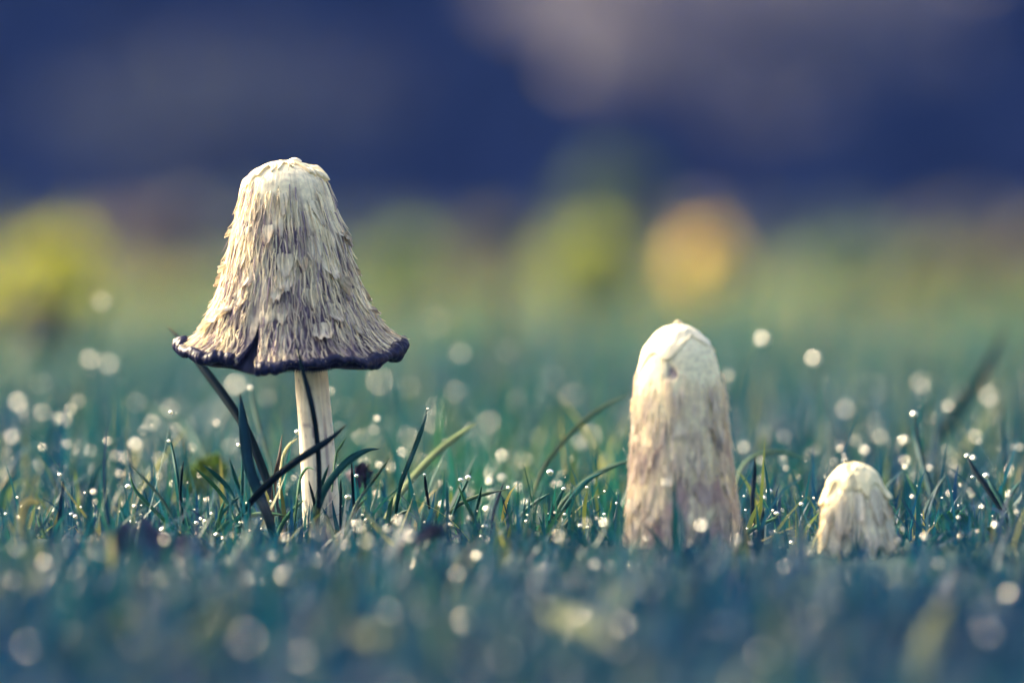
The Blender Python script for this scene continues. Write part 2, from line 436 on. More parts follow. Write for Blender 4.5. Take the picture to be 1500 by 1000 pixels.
# gills: dark pleated lining seen through the split and under the rim
nu2, nv2 = 480, 14
U2, V2 = np.meshgrid(np.arange(nu2) / nu2, np.linspace(.2, .985, nv2))
P2 = c1.pos(U2, V2, -.0028 - .0022 * (np.arange(nu2) % 2)[None, :] - .001 * (1 - V2))
C2 = mix(np.array([.012, .014, .04]), np.array([.05, .05, .09]), rng.uniform(size=(nv2, nu2, 1)))
obj('gills', mesh_np('gills', P2.reshape(-1, 3), grid_quads(nu2, nv2, True), col=C2.reshape(-1, 3)), M['gill'], cap1)

# black dissolving rim: a lumpy wet roll along the edge, turned up along the split
def dist_(u, c): return np.abs((u - c + .5) % 1 - .5)
def lumpy(P, r, seed, ns=14, lump=.75):
    n = len(P); q = np.random.default_rng(seed)
    s = np.concatenate([[0], np.cumsum(np.linalg.norm(np.diff(P, axis=0), axis=1))])
    a = np.linspace(0, 2 * np.pi, ns, endpoint=False)
    rr = np.zeros((n, ns))
    for k, (fr, am) in enumerate(((110, .26), (290, .26), (700, .18), (1700, .13))):
        for h in range(3):
            rr += am * lump * np.sin(s[:, None] * fr * q.uniform(.7, 1.3) + a[None] * (h - 1 + (k % 2)) + q.uniform(0, 6.28)) / 1.6
    rr += q.normal(0, .05, (n, ns))
    return tube(P, r[:, None] * np.clip(1 + rr, .45, 1.7), ns)
rp = []
d0 = .0165
ur = np.linspace(US + d0, US + 1 - d0, 1300)
Pr = c1.pos(ur, np.full_like(ur, .985), .0002)
Pr[:, 2] += .0007 * vn(ur, ur * 0, 17, 2, 301) + .0005 * vn(ur, ur * 0, 41, 2, 302) - .0010 * smooth01(.012, 0, dist_(ur, c1.ux(508, 540))) 
Pr[:, :2] *= (1 + .008 * vn(ur, ur * 0, 29, 2, 303))[:, None]
xr = np.cos(ur * 2 * np.pi)
ends = np.clip(np.minimum(ur - US - d0, US + 1 - d0 - ur) / .004, .25, 1)
rp.append(lumpy(Pr, .00185 * (1 + .42 * np.abs(xr) ** 3) * (1 + .35 * vn(ur, ur * 0, 37, 2, 304)) * ends, 5))
for sgn in (-1, 1):                                   # dark lips of the split
    vv = np.linspace(.80, .985, 90)
    uu = US + .010 * (1 - vv) * 4 + sgn * (slit_hw(vv, 0) + .0015)
    rp.append(lumpy(c1.pos(uu, vv, -.0002), (.0009 if sgn < 0 else .0006) * (.3 + .9 * smooth01(.8, .95, vv)), 8 + sgn, 10))
for i in range(130):                                  # fringe of gill ends hanging under the roll
    u_ = rng.uniform(); 
    if abs((u_ - US + .5) % 1 - .5) < .013: continue
    p0 = c1.pos(np.array([u_]), np.array([.99]), 0)[0]; l = rng.uniform(.0016, .0032)
    pp = p0[None] + np.linspace(0, 1, 4)[:, None] * np.array([rng.normal(0, .0004), rng.normal(0, .0004), -l])
    rp.append(tube(pp, np.array([.0006, .0006, .00045, .0001]), 5))
Vr, Qr, _ = merge(rp)
Cr = np.array([.003, .004, .030])[None] * rng.uniform(.6, 1.8, (len(Vr), 1))
obj('rim', mesh_np('rim', Vr, Qr, col=Cr), M['ink'], cap1)['label'] = 'black wet dissolving rim of the bell cap'

# fibres
fc = [np.array(q) for q in ((.97, .86, .58), (.95, .83, .55), (.91, .78, .53), (.84, .71, .50), (.62, .52, .42), (.34, .27, .30))]
def near_slit(u, v): return abs((u - US + .5) % 1 - .5) < .014 and v > .74
Vs, Qs, Cs = strands(c1, 2900, .16, .94, .05, .15, .00010, .00033, .0001, .0012, .0042, fc, near_slit, bias=.62, loose=.0025, blot=lambda u, v: .5 * smooth01(.15, .6, vn(u, v, 16, 12, 11)) * smooth01(.2, .35, v), dark=np.array([.24, .17, .20]))
o = obj('fibres', mesh_np('fibres', Vs, Qs, col=Cs), M['fibre'], cap1); o['kind'] = 'stuff'

# scales
def scales_on(cap, parent, rows, mat, skip=None, **kw):
    n = 0
    for (vrow, cnt, wfac, lv, lift, curlp, tipf) in rows:
        ph = rng.uniform()
        for i in range(cnt):
            u0 = (i + ph + rng.uniform(-.45, .45)) / cnt; v0 = vrow + rng.uniform(-.04, .04)
            L = lv * rng.uniform(.65, 1.3)
            if skip is not None and skip(u0 % 1, v0 + L): continue
            cu = rng.uniform(.0012, .0030) if rng.uniform() < curlp else 0
            base = mix((.95, .84, .60), (.84, .72, .50), rng.uniform())
            Vp, Qp, Cp = scale_patch(cap, u0, v0, wfac / cnt * rng.uniform(.45, 1.15), L, lift * rng.uniform(.5, 1.5), cu,
                                     (rng.uniform(.45, .8), tipf * rng.uniform(.4, 1)), base, point=rng.uniform(.15, .8), **kw)
            obj('scale', mesh_np('scale', Vp, Qp, col=Cp), M[mat], parent); n += 1
    return n
rows1 = [(.24, 5, .40, .10, .0006, .3, .6), (.32, 6, .42, .11, .0009, .5, .8), (.40, 8, .46, .11, .0010, .5, .8), (.47, 9, .48, .10, .0010, .4, .8),
         (.54, 10, .50, .10, .0012, .5, .8), (.61, 11, .52, .11, .0013, .6, .8), (.68, 12, .52, .11, .0013, .6, .8), (.75, 11, .48, .10, .0012, .5, .7)]
scales_on(c1, cap1, rows1, 'scale', near_slit)

# crown: smooth skin left on top, running far down on the left, with a lip on the right
def crown_patch(cap, edge_fn, flare_fn, name, mat, parent, base, nu=220, nv=34, thick=.0009, bump=.0002, seed=31):
    u = np.arange(nu) / nu
    ve = edge_fn(u)
    t = np.concatenate([np.linspace(0, 1, nv), [1.0, .985]])
    Uu, T = np.meshgrid(u, t); Ve = ve[None, :] * T
    off = thick * (.5 + .5 * smooth01(0, .3, T)) + bump * vn(Uu, T, 20, 8, seed) + flare_fn(Uu) * smooth01(.72, 1, T)
    off[-2] -= thick * .6; off[-1] = -.0004
    Pq = cap.pos(Uu, Ve, off)
    rag = smooth01(.8, 1, T)[..., None] * (.5 + .5 * vn(Uu, T, 40, 4, seed + 1))[..., None] * .5
    Cc = mix(np.array(base), np.array(base) * np.array([.72, .62, .55]), rag)
    return obj(name, mesh_np(name, Pq.reshape(-1, 3), grid_quads(nu, nv + 2, True), col=Cc.reshape(-1, 3)), M[mat], parent)
def dist(u, c): return np.abs((u - c + .5) % 1 - .5)
def edge1(u):
    e = .070 + .045 * vn(u, u * 0, 30, 2, 40) + .03 * vn(u, u * 0, 90, 2, 41)
    e += .145 * smooth01(.16, .02, dist(u, .535)) + .10 * smooth01(.10, .03, dist(u, .96)) + .05 * smooth01(.08, 0, dist(u, .70))
    return np.maximum(e, .03)
def flare1(u): return .0014 * smooth01(.07, .0, dist(u, .985)) + .0009 * smooth01(.05, 0, dist(u, .52)) + .0003
cr = crown_patch(c1, edge1, flare1, 'crown', 'crown', cap1, (.95, .82, .53), thick=.0006, bump=.0005)
kn = c1.pos(np.array([0.]), np.array([.0]), 0)[0]
a = np.linspace(0, 1, 7)
kp = kn[None] + np.stack([.0015 + a * .0055, -.001 - a * .001, -.0002 + .0006 * np.sin(a * 3.1)], -1)
Vk, Qk = tube(kp, .0011 * np.sin(np.pi * (a * .9 + .05)) ** .6 + .0002, 9)
obj('knob', mesh_np('knob', Vk, Qk, col=np.broadcast_to(np.array([.9, .8, .58]), Vk.shape)), M['crown'], cap1)

# stem
def stem_mesh(ctrl, D, base, nu=90, nv=80, col=(.86, .79, .62), stain=None, seed=50):
    """ctrl rows (px, py, halfwidth px)"""
    ctrl = np.array(ctrl, float); n = nv
    cc = catmull(ctrl, n); k = D / F
    ctr = np.array([tuple(at(c[0], c[1], D) - base) for c in cc])
    a = np.linspace(0, 2 * np.pi, nu, endpoint=False); t = np.linspace(0, 1, n)
    Uu, T = np.meshgrid(a / (2 * np.pi), t)
    r = cc[:, 2][:, None] * k * (1 + .018 * vn(Uu, T, 40, 3, seed) + .03 * vn(Uu, T, 9, 3, seed + 1) + .02 * vn(Uu, T, 16, 22, seed + 2))
    P = np.stack([ctr[:, 0][:, None] + r * np.cos(a)[None], ctr[:, 1][:, None] + r * np.sin(a)[None], ctr[:, 2][:, None] + 0 * r], -1)
    m = .5 + .5 * vn(Uu, T, 30, 4, seed + 3)
    C = mix(np.array(col), np.array([.62, .52, .38]), (m * .45)[..., None])
    if stain is not None: C = mix(C, np.array([.26, .20, .22]), stain(Uu, T)[..., None])
    return mesh_np('stem', P.reshape(-1, 3), grid_quads(nu, n, True), col=C.reshape(-1, 3))
def stain1(u, t):
    line = smooth01(.03, .006, dist(u, .845 + .012 * vn(u * 0, t, 3, 7, 60))) * smooth01(.42, .5, t) * (.55 + .45 * smooth01(-.3, .5, vn(u * 0 + .1, t, 3, 16, 61)))
    spots = smooth01(.62, .9, vn(u, t, 26, 44, 62)) * .7 + .5 * smooth01(.8, 1, t) * smooth01(-.2, .6, vn(u, t, 14, 16, 63)) + .18 * smooth01(.1, .7, vn(u, t, 60, 5, 64))
    return np.clip(line + spots, 0, .9)
sme = stem_mesh([(445, 300, 17), (449, 420, 21), (455, 540, 24), (460, 600, 25), (465, 660, 26), (469, 720, 27), (472, 780, 28), (473, 812, 30)], D1, c1.base, stain=stain1)
obj('stem', sme, M['stem'], root1)

# ------------------------------------------------------------------ 2. the tall closed ink cap
D2 = 2.25
prof2 = [(474, 0), (476, 9), (482, 25), (491, 36), (501, 45), (513, 52), (526, 56), (550, 61), (600, 66), (650, 69), (700, 73), (750, 78), (800, 83), (818, 84)]
c2 = Cap(prof2, 1001, 805, D2, 993, 1001)
root2 = empty('closed_mushroom', c2.base)
tag(root2, 'tall closed young ink cap mushroom, cream above and mauve brown below', 'mushroom')
nu, nv = 420, 260
U, Vv = np.meshgrid(np.arange(nu) / nu, np.linspace(0, 1, nv))
Uw = U + .004 * vn(U, Vv, 20, 9, 13)
fb = .5 * vn(Uw, Vv, 110, 6, 21) + .4 * vn(Uw, Vv, 210, 12, 22)
clump = vn(U, Vv, 22, 12, 23)
off = fb * .0003 * smooth01(.15, .4, Vv) + .0007 * clump * smooth01(.2, .5, Vv)
def blot2(u, v):
    q_ = smooth01(.0, .7, .6 * vn(u, v, 15, 11, 24) + .5 * vn(u, v, 30, 24, 25) + 1.0 * (v - .60))
    return q_ * smooth01(.30, .5, v)
pt = np.clip(blot2(U, Vv) + .25 * smooth01(0, .6, -fb) * smooth01(.3, .6, Vv), 0, 1)
C = mix(np.array([.95, .83, .53]), np.array([.40, .26, .28]), pt[..., None] * .85)
uc = c2.ux(982, 546); vc = c2.vy(546)                 # torn hole below the smooth top: a dent with its inner shade painted in
hole = smooth01(1, .3, np.hypot(dist(U, uc + .10 * (Vv - vc) * .6) / .030, (Vv - vc) / .058) + .35 * vn(U, Vv, 60, 40, 26))
off -= .0012 * hole; C = mix(C, np.array([.15, .11, .18]), hole[..., None] * .9)
cap2 = obj('cap', mesh_np('cap', c2.pos(U, Vv, off).reshape(-1, 3), grid_quads(nu, nv, True), col=C.reshape(-1, 3)), M['cap'], root2)
Vs, Qs, Cs = strands(c2, 2200, .26, .97, .04, .12, .00008, .00022, .0003, .0014, .0035, [np.array(q) for q in ((.92, .82, .60), (.80, .68, .52), (.86, .74, .54), (.78, .64, .52))], bias=.8, loose=.002, blot=lambda u, v: .85 * blot2(u, v), dark=np.array([.42, .28, .29]))
o = obj('fibres', mesh_np('fibres', Vs, Qs, col=Cs), M['fibre'], cap2); o['kind'] = 'stuff'
def edge2(u):
    e = .17 + .008 * vn(u, u * 0, 30, 2, 44) + .012 * np.sin(u * 2 * np.pi * 3 + 1)
    e += .035 * smooth01(.09, 0, dist(u, .69)) - .045 * smooth01(.10, 0, dist(u, .82)) + .12 * smooth01(.14, 0, dist(u, .52))
    return e
crown_patch(c2, edge2, lambda u: .0002 + 0 * u, 'crown', 'crown', cap2, (.95, .83, .55), thick=.0003, bump=.0004, seed=35)
for i, (vrow, cnt) in enumerate(((.34, 8), (.43, 10), (.52, 11), (.60, 12), (.68, 12), (.76, 13), (.84, 13))):
    for k in range(cnt):
        u0 = (k + .5 * (i % 2) + rng.uniform(-.25, .25)) / cnt; dk = float(np.clip(blot2(np.array([u0]), np.array([vrow + .06]))[0] * .9 + rng.uniform(-.1, .1), 0, 1))
        Vp, Qp, Cp = scale_patch(c2, u0, vrow + rng.uniform(-.03, .03), .75 / cnt * rng.uniform(.7, 1.2), .10 * rng.uniform(.7, 1.3), .0007 * rng.uniform(.4, 1.5),
                                 rng.uniform(.0006, .0014) if rng.uniform() < .25 else 0, (rng.uniform(.2, .5), rng.uniform(.1, .6)), mix((.94, .82, .56), (.44, .30, .30), dk), nc=11, nr=7, rag=.25,
                                 point=rng.uniform(.3, .8), tipcol=(.36, .25, .27))
        obj('scale', mesh_np('scale', Vp, Qp, col=Cp), M['scale'], cap2)
a = np.linspace(0, 1, 6)
kn = c2.pos(np.array([0.]), np.array([0.]), 0)[0]
Vk, Qk = tube(kn[None] + np.stack([-.0016 + a * .0032, 0 * a, .0003 + .0004 * np.sin(a * 3.1)], -1), .0007 * np.sin(np.pi * (a * .9 + .05)) ** .6 + .0001, 8)
obj('knob', mesh_np('knob', Vk, Qk, col=np.broadcast_to(np.array([.7, .58, .38]), Vk.shape)), M['crown'], cap2)
obj('stem', stem_mesh([(997, 600, 26), (1000, 700, 28), (1001, 800, 30), (1001, 850, 32)], D2, c2.base, 40, 20), M['stem'], root2)

# ------------------------------------------------------------------ 3. the small one just breaking the turf
D3 = 2.245
prof3 = [(678, 0), (680, 12), (685, 22), (693, 31), (704, 38), (719, 43), (735, 47), (755, 49.5), (780, 52), (805, 54.5), (835, 57), (856, 58)]
def lift3(a, v):
    f = smooth01(.25, .6, v)
    return f * (2.2 * np.sin(5 * a + .6) + 1.5 * np.sin(9 * a)), 0 * v
c3 = Cap(prof3, 1256, 835, D3, 1251, 1258, lift3)
root3 = empty('button_mushroom', c3.base)
tag(root3, 'small egg-shaped cream ink cap button half sunk in the grass', 'mushroom')
nu, nv = 300, 200
U, Vv = np.meshgrid(np.arange(nu) / nu, np.linspace(0, 1, nv))
fb = .5 * vn(U, Vv, 80, 8, 71) + .4 * vn(U, Vv, 150, 18, 72)
off = .00025 * fb + .0009 * vn(U, Vv, 16, 10, 73) * smooth01(.2, .4, Vv)
pt = smooth01(.1, .8, .7 * vn(U, Vv, 12, 9, 74) + .4 * vn(U, Vv, 28, 20, 75) + .25 * Vv)
C = mix(np.array([.96, .84, .54]), np.array([.60, .48, .34]), pt[..., None] * .6)
P = c3.pos(U, Vv, off); Q = grid_quads(nu, nv, True)
ucn = c3.ux(1254, 815)
v_cut = c3.vy(797)
Uq = (U + .5 / nu)[:-1].ravel(); Vq = (Vv[:-1] + .5 / nv).ravel()
cut = dist(Uq, ucn + .012 * vn(Vq * 0, Vq, 3, 12, 76)) < .085 * smooth01(v_cut - .05 + .05 * vn(Uq, Vq * 0, 40, 2, 77), 1.0, Vq) ** .7
cap3 = obj('cap', mesh_np('cap', P.reshape(-1, 3), Q[~cut], col=C.reshape(-1, 3)), M['crown'], root3)
Vs, Qs, Cs = strands(c3, 600, .3, .97, .04, .13, .00008, .0002, .0001, .0006, .006, [np.array(q) for q in ((.86, .79, .6), (.76, .67, .5), (.6, .5, .4))], lambda u, v: dist(u, ucn) < .08 and v > v_cut, bias=.8, loose=.003)
o = obj('fibres', mesh_np('fibres', Vs, Qs, col=Cs), M['fibre'], cap3); o['kind'] = 'stuff'
def edge3(u):
    e = .27 + .035 * vn(u, u * 0, 11, 2, 80) + .012 * vn(u, u * 0, 40, 2, 81)
    e += .16 * smooth01(.10, .02, dist(u, .52)) + .15 * smooth01(.10, .02, dist(u, .97)) + .06 * smooth01(.035, 0, dist(u, .80)) + .05 * smooth01(.05, 0, dist(u, .68))
    return e
def flare3(u): return .0016 * smooth01(.09, 0, dist(u, .985)) + .0010 * smooth01(.06, 0, dist(u, .515)) + .0005
crown_patch(c3, edge3, flare3, 'crown', 'crown', cap3, (.92, .79, .46), thick=.0004, bump=.0006, seed=37)
for (px_, py_, wpx, lpx, cu) in ((1256, 738, 18, 26, .0014), (1281, 735, 22, 34, .0), (1232, 745, 20, 40, .0006), (1212, 760, 16, 40, .0), (1248, 765, 24, 32, .0008), (1270, 770, 26, 34, .0004), (1297, 760, 20, 50, .0),
                                 (1206, 790, 18, 40, .0006), (1224, 790, 20, 40, .0), (1300, 790, 24, 46, .0), (1286, 795, 18, 36, .0003)):
    v0 = c3.vy(py_); L = c3.vy(py_ + lpx) - v0; wu = wpx / (2 * math.pi * 54) * 1.2
    Vp, Qp, Cp = scale_patch(c3, c3.ux(px_, py_), v0 - .1, wu, L + .1, .0014, cu, (.6, .5), mix((.96, .87, .64), (.82, .70, .48), rng.uniform()), nc=11, nr=8, point=.5, tipcol=(.5, .40, .34))
    obj('scale', mesh_np('scale', Vp, Qp, col=Cp), M['scale'], cap3)
for k in range(16):
    u0 = rng.uniform(.5, 1.0); v0 = rng.uniform(.34, .78)
    if dist(u0, ucn) < .09 and v0 > v_cut - .12: continue
    Vp, Qp, Cp = scale_patch(c3, u0, v0, rng.uniform(.06, .11), rng.uniform(.10, .18), .0009 * rng.uniform(.4, 1.6), rng.uniform(0, .0012), (.4, .45), mix((.96, .85, .58), (.84, .70, .44), rng.uniform()), nc=11, nr=7, rag=.28, point=.5, tipcol=(.55, .43, .34))
    obj('scale', mesh_np('scale', Vp, Qp, col=Cp), M['scale'], cap3)
obj('stem', stem_mesh([(1254, 720, 20), (1256, 800, 26), (1256, 870, 28)], D3, c3.base, 40, 20, col=(.4, .35, .3)), M['stem'], root3)

# ------------------------------------------------------------------ single grass blades that stand out
BLADE_N = 0
def blade(pts, width, label, col, group=None, n=22, twist=0.0, fold=.22, cat='grass blade', name='grass_blade', root=True):
    """pts rows (px, py, D), tip first; width in m at the widest"""
    W = np.array([tuple(at(*p)) for p in pts])
    W = catmull(W, n)
    T = np.gradient(W, axis=0); T /= np.linalg.norm(T, axis=1, keepdims=True)
    view = W - np.array([0, 0, H]); view /= np.linalg.norm(view, axis=1, keepdims=True)
    S = np.cross(T, view); S /= np.linalg.norm(S, axis=1, keepdims=True)
    N = np.cross(S, T)
    t = np.linspace(0, 1, n)
    ang = twist * (t - .5) + rng.uniform(-.5, .5)
    S2 = S * np.cos(ang)[:, None] + N * np.sin(ang)[:, None]; N2 = np.cross(S2, T)
    wd = width * .5 * np.minimum(1, (t * 3.2 + .03)) ** .75 * (1 - .25 * smooth01(.7, 1, t))
    th = np.minimum(wd * .35, .00012 + width * .03)
    A = W - S2 * wd[:, None]; B = W + S2 * wd[:, None]
    Cc = W + N2 * (wd * fold)[:, None]; Dd = Cc - N2 * th[:, None] * 2
    base = Vector(W[-1]); V = np.stack([A, Cc, B, Dd], 1).reshape(-1, 3) - np.array(base)
    col = np.array(col)
    cc = mix(col * 1.15, col * .85, t[:, None]) * rng.uniform(.9, 1.1)
    tipb = smooth01(.08, 0, t)[:, None] * .5
    cc = mix(cc, np.array([.16, .12, .06]), tipb)
    C = np.repeat(cc, 4, 0)
    o = obj(name, mesh_np(name, V, grid_quads(4, n, True), col=C), M['blade'], None, base)
    tag(o, label, cat, group)
    return o
TEAL = (.016, .085, .090); DARK = (.006, .020, .032); GREEN = (.05, .15, .09); PALE = (.17, .22, .12); STRAW = (.42, .38, .22); BROWN = (.07, .06, .06); BLUE = (.015, .06, .10)
f = DF
blade([(245, 478, f + .07), (270, 503, f + .06), (300, 542, f + .05), (332, 585, f + .04), (362, 632, f + .03), (386, 690, f + .02), (404, 740, f + .01), (412, 775, f)], .0038,
      'long dark grass blade leaning behind the left edge of the bell cap', DARK, twist=.6)
blade([(351, 576, f - .03), (355, 606, f - .03), (359, 640, f - .03), (364, 680, f - .03), (376, 715, f - .03), (392, 755, f - .03), (402, 790, f - .02)], .0045,
      'broad bluish grass blade standing upright left of the pale stem', BLUE, twist=-.5)
blade([(364, 530, f + .14), (369, 580, f + .13), (378, 620, f + .12), (390, 660, f + .11), (402, 700, f + .1), (410, 750, f + .08)], .0018,
      'thin grey green blade hanging behind the split in the bell cap', (.05, .10, .09))
blade([(507, 622, f - .05), (486, 641, f - .05), (462, 657, f - .05), (430, 678, f - .05), (395, 706, f - .04), (365, 738, f - .03), (345, 765, f - .02)], .0030,
      'dark pointed grass blade slanting across the pale stem', DARK, twist=.4)
blade([(432, 495, f - .055), (443, 540, f - .05), (455, 585, f - .05), (463, 630, f - .045), (467, 680, f - .04), (467, 730, f - .04), (462, 790, f - .035)], .0022,
      'thin dark grass blade rising in front of the pale stem', DARK, twist=.3)
blade([(556, 657, f - .02), (535, 660, f - .025), (512, 673, f - .03), (492, 693, f - .035), (475, 718, f - .035), (464, 750, f - .035), (458, 785, f - .03)], .0030,
      'arched teal grass blade curving out right of the pale stem', TEAL, twist=.5)
blade([(626, 600, f + .01), (619, 625, f), (608, 655, f), (597, 683, f - .01), (586, 712, f - .01), (578, 760, f)], .0020,
      'straight grass blade with a dewdrop on its tip between the mushrooms', TEAL)
blade([(698, 619, f + .09), (672, 637, f + .09), (640, 662, f + .08), (608, 695, f + .07), (585, 725, f + .05), (565, 760, f + .04)], .0030,
      'pale slanting grass blade right of the bell mushroom', PALE)
blade([(247, 632, f), (252, 656, f), (258, 690, f - .01), (263, 720, f - .01), (268, 765, f), (272, 795, f)], .0015, 'slim upright blade with a drop near its tip, left of the tuft', TEAL)
blade([(190, 692, f - .01), (196, 714, f - .01), (214, 735, f - .01), (236, 757, f - .01), (262, 782, f - .01), (278, 805, f)], .0016, 'slender blade leaning left with a big hanging dewdrop', GREEN)
blade([(355, 665, f - .02), (355, 700, f - .02), (354, 740, f - .02), (356, 800, f - .01)], .0015, 'thin upright blade with a dewdrop left of the broad bluish blade', TEAL)
blade([(413, 636, f + .02), (409, 670, f), (403, 700, f), (400, 735, f), (398, 790, f)], .0018, 'brownish upright blade between stem and bluish blade', BROWN)
blade([(1473, 474, 2.78), (1458, 512, 2.78), (1440, 548, 2.76), (1415, 585, 2.74), (1390, 620, 2.72), (1360, 665, 2.7), (1340, 720, 2.68)], .0048, 'broad tall blade leaning right beyond the small button mushroom', (.006, .028, .036))
blade([(1339, 608, 2.43), (1342, 640, 2.43), (1350, 675, 2.42), (1362, 715, 2.41), (1372, 770, 2.40)], .0030, 'dark blade tipped with a drop right of the button mushroom', (.02, .07, .09))
blade([(905, 733, f), (903, 752, f - .01), (897, 772, f - .01), (890, 800, f - .01)], .0016, 'short dark blade with a dewdrop beside the tall closed mushroom', DARK)
blade([(922, 577, 2.46), (890, 592, 2.45), (855, 617, 2.44), (822, 650, 2.43), (795, 688, 2.42), (775, 740, 2.40)], .0019, 'pale dewy blade leaning on the tall closed mushroom', (.13, .17, .11))
blade([(935, 672, 2.40), (905, 680, 2.39), (872, 695, 2.38), (845, 715, 2.36), (820, 742, 2.35), (800, 785, 2.35)], .0022, 'low arched pale green blade left of the tall closed mushroom', (.07, .12, .09))
blade([(887, 690, 2.33), (862, 703, 2.33), (838, 728, 2.32), (818, 760, 2.32), (805, 795, 2.32)], .0020, 'arched teal blade beneath the pale blade beside the closed mushroom', TEAL)
blade([(829, 707, f), (820, 728, f), (812, 748, f), (800, 790, f)], .0016, 'short blade with a drop between the two tall mushrooms', TEAL)
blade([(1237, 668, D3 - .03), (1239, 674, D3 - .03), (1243, 684, D3 - .03), (1252, 720, D3 - .06), (1250, 835, D3 - .08)], .0008, 'hair-thin dark stalk with a droplet over the button mushroom', DARK)
blade([(1106, 668, 2.36), (1105, 700, 2.36), (1102, 735, 2.35), (1104, 800, 2.34)], .0020, 'upright dark blade right of the tall closed mushroom', DARK)
blade([(1178, 672, 2.44), (1150, 662, 2.44), (1118, 664, 2.43), (1090, 680, 2.42), (1076, 720, 2.4), (1070, 780, 2.38)], .0020, 'arched dewy blade between closed mushroom and button', (.09, .15, .10))
blade([(1140, 757, 2.3), (1115, 768, 2.3), (1090, 785, 2.3), (1075, 812, 2.3)], .0018, 'low dewy blade at the right foot of the closed mushroom', GREEN)
blade([(212, 598, 2.66), (242, 605, 2.65), (268, 623, 2.64), (288, 652, 2.62), (300, 690, 2.6), (306, 740, 2.58)], .0034, 'soft arched blade bending left behind the tuft', (.035, .11, .10))
blade([(34, 790, 2.22), (31, 765, 2.22), (35, 742, 2.22), (46, 734, 2.225), (60, 738, 2.23)][::-1], .0034, 'curled dry straw-coloured blade at the left edge of the lawn', STRAW, name='dry_grass_blade')
blade([(436, 641, f + .03), (425, 650, f + .03), (417, 662, f + .03), (412, 682, f + .03), (410, 730, f + .02)], .0012, 'short pale bent blade touching the stem, holding a drop', (.6, .58, .42))
blade([(1118, 742, 2.3), (1117, 770, 2.3), (1115, 812, 2.3)], .0016, 'short upright blade in the grass before the closed mushroom', DARK)
blade([(745, 300, 3.9), (742, 380, 3.9), (735, 480, 3.88), (728, 560, 3.85), (722, 650, 3.8)], .0055, 'tall dim weed stalk far behind between the mushrooms', (.05, .07, .08), name='weed_stalk', cat='weed')
for pts, wd, lab in (([(350, 890, 1.74), (315, 912, 1.72), (280, 935, 1.70), (235, 962, 1.66)], .0055, 'pale straw blade lying slanted in the foreground grass before the dead leaf'),
    ([(195, 900, 1.80), (172, 912, 1.79), (145, 930, 1.77)], .0055, 'short straw-coloured blade scrap in the foreground grass, left of the longer one'),
    ([(795, 888, 1.80), (825, 905, 1.78), (862, 918, 1.76), (890, 935, 1.74)], .0060, 'pale straw leaf blade in the foreground between the two tall mushrooms'),
    ([(1390, 880, 1.80), (1372, 915, 1.77), (1358, 950, 1.74), (1350, 985, 1.71)], .0060, 'pale upright blade in the foreground grass before the button mushroom'),
    ([(470, 835, 1.98), (430, 848, 1.97), (390, 858, 1.96)], .0055, 'pale lying blade in the grass just before the bell mushroom foot'),
    ([(20, 880, 1.9), (45, 860, 1.92), (62, 842, 1.93)], .0040, 'pale slanting blade in the foreground below the curled dry blade'),
    ([(520, 920, 1.75), (545, 935, 1.74), (575, 925, 1.73)], .0060, 'bent pale blade scrap in the foreground right of the bell mushroom')):
    blade(pts, wd, lab, (.20, .22, .10), name='dry_grass_blade')
SG = 'short blades of the tuft at the bell mushroom foot'
SL = 'short sharp grass blade in the tuft around the foot of the bell mushroom'
for pts, wd, c in (
    ([(336, 671), (343, 695), (352, 725), (358, 770)], .0016, TEAL), ([(297, 680), (318, 697), (336, 718), (350, 752)], .0020, TEAL), ([(284, 684), (308, 705), (330, 732), (345, 765)], .0016, GREEN),
    ([(269, 674), (266, 695), (264, 730), (268, 780)], .0014, DARK), ([(357, 722), (338, 738), (320, 760), (308, 800)], .0016, TEAL), ([(440, 700), (450, 685), (461, 688)][::-1] + [(436, 725), (430, 780)], .0012, GREEN),
    ([(452, 703), (457, 722), (462, 745), (468, 790)], .0013, DARK), ([(482, 680), (476, 696), (470, 718), (466, 770)], .0014, TEAL), ([(421, 755), (392, 752), (362, 756), (330, 768), (303, 800)], .0022, GREEN),
    ([(445, 732), (428, 748), (412, 770), (400, 800)], .0018, GREEN), ([(480, 762), (460, 778), (445, 800)], .0016, TEAL), ([(506, 642), (500, 652), (492, 668), (486, 720)], .0010, GREEN),
    ([(472, 742), (482, 765), (492, 790)], .0014, TEAL), ([(515, 673), (516, 700), (518, 735), (520, 790)], .0012, DARK), ([(499, 700), (499, 730), (498, 780)], .0012, DARK), ([(367, 760), (380, 780), (392, 800)], .0014, TEAL),
    ([(572, 670), (555, 692), (538, 715), (520, 742), (505, 790)], .0015, (.06, .12, .10)), ([(540, 725), (522, 745), (508, 770), (496, 805)], .0016, GREEN), ([(330, 730), (322, 755), (318, 800)], .0014, GREEN), ([(377, 775), (350, 770), (320, 790)], .0014, TEAL)):
    blade([(p[0], p[1], f + ((i_ % 3) - 1) * .006 - .02) for i_, p in enumerate(pts)], wd, SL, c, SG, n=14)
SG2 = 'short blades between the tall mushrooms'
SL2 = 'short crossed grass blade in the dewy grass between the two tall mushrooms'
